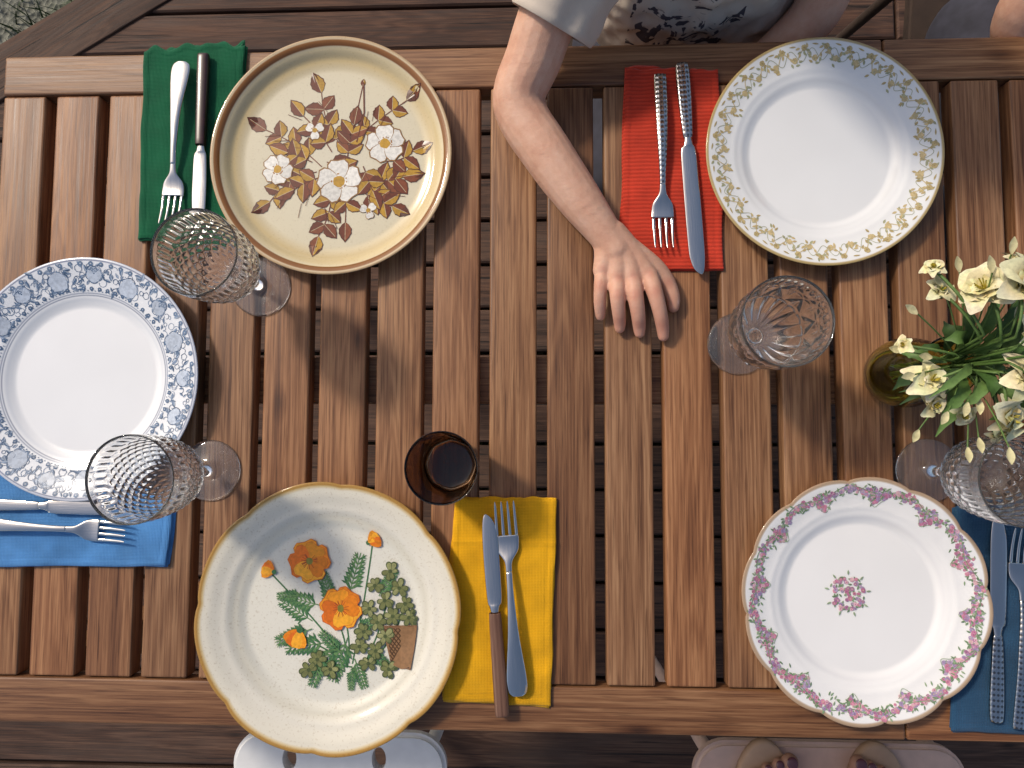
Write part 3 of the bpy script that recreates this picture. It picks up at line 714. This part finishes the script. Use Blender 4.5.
fl=[(.371,.120,.20,.025),(.388,.122,.215,.026),(.345,.124,.18,.012),(.345,.047,.16,.018),(.350,.028,.15,.015),(.394,.016,.18,.021),(.402,.084,.20,.015),(.329,.080,.15,.010),(.402,.140,.20,.018),(.378,.020,.15,.014),(.407,.047,.19,.020),(.335,.141,.19,.010),(.425,.060,.21,.022),(.44,.10,.19,.018),(.43,.02,.17,.016),(.410,.003,.15,.014),(.46,.065,.16,.015)]
for x,y,z,r in fl:
    p=Vector((x,y,z)); out=Vector((x-VX,y-VY,0)); d_=(out*8+Vector((R.uniform(-.5,.5),R.uniform(-.5,.5),.6)))
    md=mouth+Vector((out.x*.25,out.y*.25,(z-.11)*.75+.02))
    st=bez((VX+R.uniform(-.01,.01),VY+R.uniform(-.01,.01),.02),mouth+Vector((out.x*.1,out.y*.1,.02)),md,5)+bez(md,(md+p)/2+Vector((0,0,.012)),p,6)[1:]
    tube(st,.0013,R.choice(grn[1:3])); bloom(p,d_,r*1.2,5 if r<.016 else 6,R.uniform(.55,1.0))
    for i in range(5):
        a=R.uniform(0,6.28); q=p+Vector((math.cos(a),math.sin(a),-.3))*r*.3; strip(bez(p-d_.normalized()*.002,q,q+Vector((math.cos(a),math.sin(a),.2))*r*.3,4),lambda t:.0016*math.sin(pi*(t*.9+.05)),R.choice(grn))
for i in range(34):
    a=R.uniform(0,6.28); ln=R.uniform(.020,.070); zz=R.uniform(-.05,.06)
    o=Vector((math.cos(a),math.sin(a),0)); base=mouth+o*R.uniform(.004,.02)+Vector((0,0,R.uniform(0,.06))); tipp=base+o*ln*.85+Vector((R.uniform(-.02,.02),R.uniform(-.02,.02),zz*.6))
    w=R.uniform(.0025,.0080); c=R.choice(grn)
    strip(bez(base,base+o*ln*.35+Vector((0,0,.02+zz*.5)),tipp,8),lambda t:w*math.sin(pi*min(.99,t*.97+.03))**.8*(1+.25*math.sin(t*19)),c,.35,tuple(x*1.3 for x in c))
for i in range(30):
    a=R.uniform(0,6.28); o=Vector((math.cos(a),math.sin(a),0)); p=mouth+o*R.uniform(.03,.085)+Vector((0,0,R.uniform(.02,.11)))
    tube(bez(mouth,mouth+Vector((0,0,.04)),p,7),.0007,grn[2]); strip(bez(p,p+o*.008,p+o*.014+Vector((0,0,.004)),5),lambda t:.0036*math.sin(pi*(t*.9+.06)),(.64,.58,.32),.5)
mesh('blooms_and_leaves',fv,ff,FLORA,bq_,True,col=fc)

# ------------------------------------------------------------------ bodies
def blob(name,chains,voxel,mat,parent,smooth=6,disp=None):
    vs=[];fs=[]
    def sph(c,r,K=18,Mn=10):
        b=len(vs)
        for j in range(1,Mn):
            t=pi*j/Mn
            for k in range(K): vs.append((c[0]+r*math.sin(t)*math.cos(2*pi*k/K),c[1]+r*math.sin(t)*math.sin(2*pi*k/K),c[2]+r*math.cos(t)))
        vs.append((c[0],c[1],c[2]+r)); vs.append((c[0],c[1],c[2]-r)); tp=len(vs)-2
        for j in range(Mn-2):
            for k in range(K): fs.append((b+j*K+k,b+(j+1)*K+k,b+(j+1)*K+(k+1)%K,b+j*K+(k+1)%K))
        for k in range(K): fs.append((tp,b+k,b+(k+1)%K)); fs.append((tp+1,b+(Mn-2)*K+(k+1)%K,b+(Mn-2)*K+k))
    def cone(a,b_,K=18):
        A_=Vector(a[:3]);B_=Vector(b_[:3]); d=(B_-A_)
        if d.length<1e-6: return
        t=d.normalized(); s=t.orthogonal().normalized(); u=t.cross(s); b=len(vs)
        for c,r in ((A_,a[3]),(B_,b_[3])):
            for k in range(K): vs.append(tuple(c+(s*math.cos(2*pi*k/K)+u*math.sin(2*pi*k/K))*r))
        for k in range(K): fs.append((b+k,b+(k+1)%K,b+K+(k+1)%K,b+K+k))
        fs.append(tuple(b+k for k in range(K))[::-1]); fs.append(tuple(b+K+k for k in range(K)))
    for ch in chains:
        if len(ch)>2: ch=catmull(ch,4)
        for q in ch: sph(q,q[3])
        for a,b in zip(ch,ch[1:]): cone(a,b)
    o=mesh(name,vs,fs,mat,parent)
    rm=o.modifiers.new('r','REMESH'); rm.mode='VOXEL'; rm.voxel_size=voxel; rm.use_smooth_shade=True
    sm=o.modifiers.new('s','SMOOTH'); sm.iterations=smooth; sm.factor=.5
    if disp:
        tx=bpy.data.textures.new(name+'t','CLOUDS'); tx.noise_scale=disp[1]; dm=o.modifiers.new('d','DISPLACE'); dm.texture=tx; dm.strength=disp[0]; dm.mid_level=.5
    return o
SHIRT,nt,p=M('printed_shirt_cotton'); tc=N(nt,'ShaderNodeTexCoord'); n=N(nt,'ShaderNodeTexNoise'); n.inputs['Scale'].default_value=38; n.inputs['Detail'].default_value=3; n.inputs['Distortion'].default_value=1.5; L(nt,tc.outputs['Object'],n.inputs['Vector'])
r=ramp(nt,[(.55,(0,0,0)),(.58,(1,1,1))]); L(nt,n.outputs[0],r.inputs[0])
sx=N(nt,'ShaderNodeSeparateXYZ'); L(nt,tc.outputs['Object'],sx.inputs[0])
sb=N(nt,'ShaderNodeMath',operation='SUBTRACT'); L(nt,sx.outputs[0],sb.inputs[0]); sb.inputs[1].default_value=.17
ab=N(nt,'ShaderNodeMath',operation='ABSOLUTE'); L(nt,sb.outputs[0],ab.inputs[0]); lt=N(nt,'ShaderNodeMath',operation='LESS_THAN'); L(nt,ab.outputs[0],lt.inputs[0]); lt.inputs[1].default_value=.065
mm=N(nt,'ShaderNodeMath',operation='MULTIPLY'); L(nt,lt.outputs[0],mm.inputs[0]); L(nt,r.outputs[0],mm.inputs[1])
L(nt,mixc(nt,mm.outputs[0],(.56,.48,.40),(.07,.06,.07)),p.inputs['Base Color']); p.inputs['Roughness'].default_value=.95; p.inputs['Specular IOR Level'].default_value=.2
w_=N(nt,'ShaderNodeTexNoise'); w_.inputs['Scale'].default_value=700; L(nt,tc.outputs['Object'],w_.inputs['Vector']); bump(nt,w_.outputs[0],.4,.0006,p)
PANTS=plain('dark_leggings',(.03,.03,.045),.85,nz=.3); HAIR=plain('brown_hair',(.06,.03,.015),.45,nz=.5,scale=120,bs=1,bscale=300)
EYE=plain('eye',(.03,.02,.015),.1); LIP=plain('lips',(.45,.15,.13),.4)

def child(name,cx,posed,shirt,skin=SKIN):
    e=empty(name)
    X=lambda x:x+cx
    if posed:
        arm=[(.085,.565,.145,.038),(.035,.492,.105,.0350),(.006,.444,.072,.0322),(-.009,.411,.052,.0315),(-.026,.366,.036,.0292),(.007,.309,.032,.0283),(.040,.262,.028,.0250),(.064,.230,.025,.0205),(.074,.216,.0235,.0190),(.082,.204,.0225,.0185)]
        hand=[[(.066,.228,.023,.0175),(.074,.207,.021,.0165),(.068,.182,.019,.0115)],
              [(.070,.222,.023,.018),(.083,.195,.022,.0155),(.083,.172,.022,.0118)],
              [(.076,.216,.023,.018),(.093,.195,.022,.015),(.100,.171,.023,.0118)],
              [(.078,.220,.023,.0175),(.101,.198,.021,.014),(.118,.174,.022,.0110)],
              [(.118,.175,.023,.0104),(.124,.154,.028,.0091),(.130,.134,.023,.0081),(.1345,.118,.013,.0074),(.136,.109,.0085,.0064)],
              [(.100,.171,.024,.0104),(.1025,.150,.029,.0091),(.106,.132,.023,.0081),(.1085,.120,.013,.0074),(.1095,.113,.0085,.0064)],
              [(.083,.171,.023,.0100),(.0830,.151,.028,.0087),(.085,.135,.021,.0077),(.0870,.124,.012,.0070),(.0875,.118,.0080,.0060)],
              [(.068,.181,.019,.0094),(.0650,.162,.023,.0078),(.0645,.147,.018,.0071),(.0655,.137,.011,.0065),(.066,.132,.0075,.0056)],
              [(.082,.214,.021,.016),(.106,.198,.018,.0140),(.127,.184,.015,.0114),(.1405,.168,.012,.0093),(.1465,.152,.0105,.0083),(.1475,.142,.0088,.0068)]]
        blob('right_arm_and_hand',[arm]+hand,.0012,skin,e,9)
        for (x,y,z,a,s,tl) in ((.1358,.1105,.0152,-1.45,.0054,.70),(.1094,.1145,.0152,-1.5,.0054,.75),(.0874,.1195,.0142,-1.5,.0051,.75),(.066,.1335,.0134,-1.5,.0044,.75),(.1475,.145,.0163,-1.55,.0058,.35)):
            bm=bmesh.new(); bmesh.ops.create_uvsphere(bm,u_segments=16,v_segments=10,radius=1)
            m_=bpy.data.meshes.new('nail'); bm.to_mesh(m_); bm.free(); m_.polygons.foreach_set('use_smooth',[True]*len(m_.polygons)); m_.materials.append(NAIL)
            o=link(bpy.data.objects.new('fingernail',m_),e); o.scale=(s*1.15,s*.82,.0011); o.location=(x,y,z-.0012); o.rotation_euler=(0,tl,a)
        a=Vector((.098,.585,.15)); b=Vector((.007,.440,.069)); t=(b-a).normalized(); s=t.cross(Vector((0,0,1))).normalized(); u=s.cross(t); vs=[];fs=[];K=72
        rows=[(i/24,.060-.0125*i/24) for i in range(22)]+[(.93,.0478),(.945,.0470),(.965,.0482),(1.0,.0478),(1.003,.0468),(1.0,.0458),(.9,.045),(.6,.048)]
        for tt,r in rows:
            for k in range(K):
                an=2*pi*k/K; rr=r*(1+.07*math.sin(3*an+tt*4)+.035*math.sin(7*an+2)*tt+.10*noise.noise(Vector((math.cos(an)*2.2+tt*2,math.sin(an)*2.2,tt*9)))); c=a+(b-a)*tt; vs.append(tuple(c+s*rr*math.cos(an)+u*rr*.84*math.sin(an)))
        for j in range(len(rows)-1):
            for k in range(K): fs.append((j*K+k,j*K+(k+1)%K,(j+1)*K+(k+1)%K,(j+1)*K+k))
        mesh('sleeve',vs,fs,shirt,e)
    else:
        blob('right_arm_and_hand',[[(X(.09),.58,.13,.036),(X(.035),.53,.06,.033),(X(.005),.485,.0,.030),(X(.03),.46,-.05,.025),(X(.08),.44,-.10,.019),(X(.10),.43,-.12,.018)]]+[[(X(.10),.43,-.12,.014),(X(.125+.004*i),.425-.012*i,-.135,.007),(X(.145),.42-.013*i,-.15,.006)] for i in range(-1,3)]+[[(X(.1),.435,-.12,.012),(X(.10),.46,-.13,.008),(X(.12),.47,-.14,.0065)]],.0025,skin,e,5)
    la=[(X(.295),.575,.135,.036),(X(.325),.535,.04,.032),(X(.325),.50,-.015,.029),(X(.295),.475,-.05,.026),(X(.25),.45,-.09,.020),(X(.23),.44,-.105,.018)]
    blob('left_arm_and_hand',[la]+[[(X(.23),.44,-.105,.015),(X(.205),.435-.012*i,-.125,.007),(X(.185),.43-.013*i,-.14,.006)] for i in range(-1,3)]+[[(X(.23),.445,-.11,.012),(X(.225),.465,-.125,.008),(X(.205),.472,-.135,.0065)]],.0025,skin,e,5)
    blob('shirt',[[(X(.19),.60,-.22,.09),(X(.19),.578,-.08,.092),(X(.19),.576,.04,.092),(X(.19),.585,.11,.075)],[(X(.14),.575,-.08,.088),(X(.145),.575,.05,.085),(X(.13),.585,.12,.06)],[(X(.24),.575,-.08,.088),(X(.235),.575,.05,.085),(X(.25),.585,.12,.06)],[(X(.10),.585,.135,.05),(X(.28),.585,.135,.05)],[(X(.285),.582,.135,.048),(X(.318),.548,.06,.046)]]+([] if posed else [[(X(.10),.58,.135,.048),(X(.07),.56,.09,.044)]]),.005,shirt,e,4,(.016,.03))
    blob('legs',[[(X(.13),.60,-.27,.085),(X(.12),.46,-.26,.062),(X(.115),.36,-.27,.05),(X(.115),.37,-.45,.045),(X(.12),.43,-.65,.03)],[(X(.25),.60,-.27,.085),(X(.26),.46,-.26,.062),(X(.265),.36,-.27,.05),(X(.265),.37,-.45,.045),(X(.26),.43,-.65,.03)]],.008,PANTS,e,4)
    blob('feet',[[(X(.12),.43,-.67,.03),(X(.12),.40,-.71,.027),(X(.12),.32,-.715,.022)],[(X(.26),.43,-.67,.03),(X(.26),.40,-.71,.027),(X(.26),.32,-.715,.022)]],.005,PANTS,e,4)
    blob('head',[[(X(.19),.59,.15,.032),(X(.19),.58,.24,.034)],[(X(.19),.585,.34,.078),(X(.19),.565,.30,.066),(X(.19),.545,.262,.040)],[(X(.19),.505,.315,.010),(X(.19),.492,.293,.011)],[(X(.113),.585,.31,.012),(X(.112),.588,.325,.013)],[(X(.267),.585,.31,.012),(X(.268),.588,.325,.013)]],.004,skin,e,4)
    blob('hair',[[(X(.19),.605,.365,.078),(X(.19),.625,.31,.078),(X(.19),.64,.22,.062),(X(.19),.65,.14,.045)],[(X(.15),.575,.40,.045),(X(.115),.59,.36,.035),(X(.11),.61,.27,.03)],[(X(.23),.575,.40,.045),(X(.265),.59,.36,.035),(X(.27),.61,.27,.03)]],.005,HAIR,e,3,(.008,.02))
    for sx_ in (-1,1):
        blob('eye_%d'%sx_,[[(X(.19)+sx_*.028,.507,.327,.009),(X(.19)+sx_*.029,.507,.327,.009)]],.002,EYE,e,1)
    blob('mouth',[[(X(.175),.508,.262,.005),(X(.19),.504,.261,.006),(X(.205),.508,.262,.005)]],.0015,LIP,e,2)
    return e
child('child',0,True,SHIRT)
child('child',.548,False,cloth('mauve_shirt',(.20,.09,.13)))

# ------------------------------------------------------------------ chairs
def chair(name,cx,yf,zs,mat,wid=.40,dep=.38,holes=(),flip=1):
    e=empty(name,(cx,yf,zs),0 if flip==1 else pi)
    bm=bmesh.new(); pts=[]; rc=.05
    for (x,y,a0) in ((wid/2-rc,-rc,0),(-wid/2+rc,-rc,pi/2),(-wid/2+rc+.02,-dep+rc,pi),(wid/2-rc-.02,-dep+rc,1.5*pi)):
        for i in range(9): a=a0+pi/2*i/8; pts.append((x+rc*math.cos(a),y+rc*math.sin(a)))
    f=bm.faces.new([bm.verts.new((x,y,0)) for x,y in pts])
    ex_=bmesh.ops.extrude_face_region(bm,geom=[f]); bmesh.ops.translate(bm,vec=(0,0,-.022),verts=[v for v in ex_['geom'] if isinstance(v,bmesh.types.BMVert)])
    bmesh.ops.recalc_face_normals(bm,faces=bm.faces)
    bmesh.ops.bevel(bm,geom=[ed for ed in bm.edges if abs(ed.verts[0].co.z-ed.verts[1].co.z)<1e-5],offset=.006,segments=3,affect='EDGES')
    m_=bpy.data.meshes.new('seat'); bm.to_mesh(m_); bm.free(); m_.materials.append(mat)
    o=link(bpy.data.objects.new('seat',m_),e)
    if holes:
        vs=[];fs=[]
        for (hx,hy) in holes:
            b=len(vs);K=20
            for z in (-.05,.03):
                for k in range(K): vs.append((hx+.011*math.cos(2*pi*k/K),hy+.018*math.sin(2*pi*k/K),z))
            for k in range(K): fs.append((b+k,b+(k+1)%K,b+K+(k+1)%K,b+K+k))
            fs.append(tuple(b+k for k in range(K))[::-1]); fs.append(tuple(b+K+k for k in range(K)))
        cm=bpy.data.meshes.new('cut'); cm.from_pydata(vs,[],fs); co=bpy.data.objects.new('cut',cm)
        sc.collection.objects.link(co); co.parent=e
        bo=o.modifiers.new('b','BOOLEAN'); bo.object=co; bo.operation='DIFFERENCE'
        bpy.context.view_layer.update(); dg=bpy.context.evaluated_depsgraph_get(); nm=bpy.data.meshes.new_from_object(o.evaluated_get(dg)); o.modifiers.clear(); o.data=nm; bpy.data.objects.remove(co)
    lg=zs+.74
    for i,(x,y) in enumerate(((-wid/2+.03,-.03),(wid/2-.03,-.03),(-wid/2+.05,-dep+.04),(wid/2-.05,-dep+.04))):
        q=Vector((x,y,-.02)); q2=Vector((x*1.28,y+(.05 if y>-.1 else -.05),-lg+.008)); blob('leg_%d'%i,[[(*q,.011),(*q2,.010)]],.004,mat,e,2)
    blob('backrest',[[(-wid/2+.05,-dep+.03,-.01,.011),(-wid/2+.05,-dep-.04,.25,.011),(-wid/2+.08,-dep-.06,.36,.011),(0,-dep-.075,.38,.011),(wid/2-.08,-dep-.06,.36,.011),(wid/2-.05,-dep-.04,.25,.011),(wid/2-.05,-dep+.03,-.01,.011)],[(0,-dep+.01,-.01,.02),(0,-dep-.045,.2,.022),(0,-dep-.072,.37,.02)]],.004,mat,e,3)
    return e
WH=plain('white_painted_metal',(.74,.74,.73),.4,nz=.05); BE=plain('blush_painted_metal',(.62,.44,.36),.5,nz=.08); DK=plain('dark_stained_wood',(.035,.02,.013),.9,nz=.2)
chair('metal_chair',-.310,-.458,-.30,WH,.33,.36,[(-.076,-.040),(.062,-.038),(-.03,-.15),(.03,-.15),(0,-.2)])
chair('metal_chair',.426,-.459,-.30,BE,.40,.40)
chair('metal_chair',.19,.52,-.335,DK,.32,.30,(),-1)
chair('metal_chair',.738,.52,-.335,DK,.30,.30,(),-1)

# ------------------------------------------------------------------ standing person's legs
pe=empty('standing_person')
SK2=plain('adult_skin',(.40,.21,.14),.5,nz=.12,scale=60,bs=.3,bscale=400,sub=.1); SOLE=plain('tan_leather_sole',(.50,.33,.22),.6,nz=.1); STR=plain('brown_leather_strap',(.10,.045,.03),.5,nz=.3,bs=.3); TN=plain('dark_toenail_polish',(.12,.04,.05),.2,coat=.5); TR=plain('linen_trousers',(.35,.30,.25),.9,nz=.1)
for i,(fx,m_) in enumerate(((.327,1),(.488,-1))):
    yt=-.468; z0=-.299
    toes=[]
    for k in range(5):
        x=fx+m_*.032-m_*k*.0165; y=yt-(.0,.004,.010,.018,.028)[k]; r=(.0120,.0088,.0083,.008,.0074)[k]
        toes.append([(x,y-.05,z0+.030,r*1.2),(x,y-.022,z0+.026,r*1.0),(x,y-.006,z0+.0255,r)])
        bm=bmesh.new(); bmesh.ops.create_uvsphere(bm,u_segments=14,v_segments=8,radius=1); nm=bpy.data.meshes.new('toenail'); bm.to_mesh(nm); bm.free(); nm.polygons.foreach_set('use_smooth',[True]*len(nm.polygons)); nm.materials.append(TN)
        o=link(bpy.data.objects.new('toenail',nm),pe); o.scale=(r*.68,r*.72,.0015); o.location=(x,y-.004,z0+.0255+r*.90); o.rotation_euler=(-.3,0,0)
    ft=toes+[[(fx+m_*.025,yt-.055,z0+.034,.018),(fx+m_*.02,yt-.12,z0+.045,.022),(fx,yt-.20,z0+.05,.032),(fx,yt-.225,z0+.042,.03)],[(fx,yt-.055,z0+.032,.017),(fx,yt-.12,z0+.042,.022),(fx,yt-.2,z0+.045,.03)],[(fx-m_*.022,yt-.07,z0+.029,.015),(fx-m_*.022,yt-.12,z0+.033,.018),(fx,yt-.2,z0+.04,.028)],[(fx,yt-.2,z0+.05,.033),(fx,yt-.19,z0+.12,.034),(fx,yt-.20,z0+.26,.048),(fx,yt-.19,z0+.40,.056)]]
    blob('foot_%d'%i,ft,.002,SK2,pe,3)
    vs=[];fs=[];K=40; out=[]
    for k in range(K):
        a=2*pi*k/K; out.append((fx+.050*math.cos(a)*(1 if math.sin(a)>0 else .85),yt-.115+.132*math.copysign(abs(math.sin(a))**.85,math.sin(a))))
    for z in (z0+.0,z0+.013,z0+.0155):
        for q in out:
            s=1 if z<z0+.014 else .965; vs.append((fx+(q[0]-fx)*s,yt-.115+(q[1]-yt+.115)*s,z))
    for l in range(2):
        for k in range(K): fs.append((l*K+k,l*K+(k+1)%K,(l+1)*K+(k+1)%K,(l+1)*K+k))
    fs.append(tuple(2*K+k for k in range(K))); fs.append(tuple(range(K))[::-1]); mesh('sandal_sole_%d'%i,vs,fs,SOLE,pe)
    for j,(dy,top) in enumerate(((-.040,.052),(-.095,.070))):
        vs=[];fs=[]
        for k in range(17):
            a=pi*k/16
            for dd,lift in ((-.013,0),(-.011,.0022),(.011,.0022),(.013,0)):
                vs.append((fx-.051*math.cos(a),yt+dy+dd,z0+.008+(top-.008+lift)*math.sin(a)**.6))
        for k in range(16):
            for q in range(3): fs.append((4*k+q,4*k+q+1,4*k+q+5,4*k+q+4))
        mesh('sandal_strap_%d_%d'%(i,j),vs,fs,STR,pe)
    blob('trouser_leg_%d'%i,[[(fx,yt-.20,z0+.30,.07),(fx*.5+.20,yt-.21,z0+.55,.082),(fx*.4+.24,yt-.25,z0+.78,.10)]],.01,TR,pe,3)
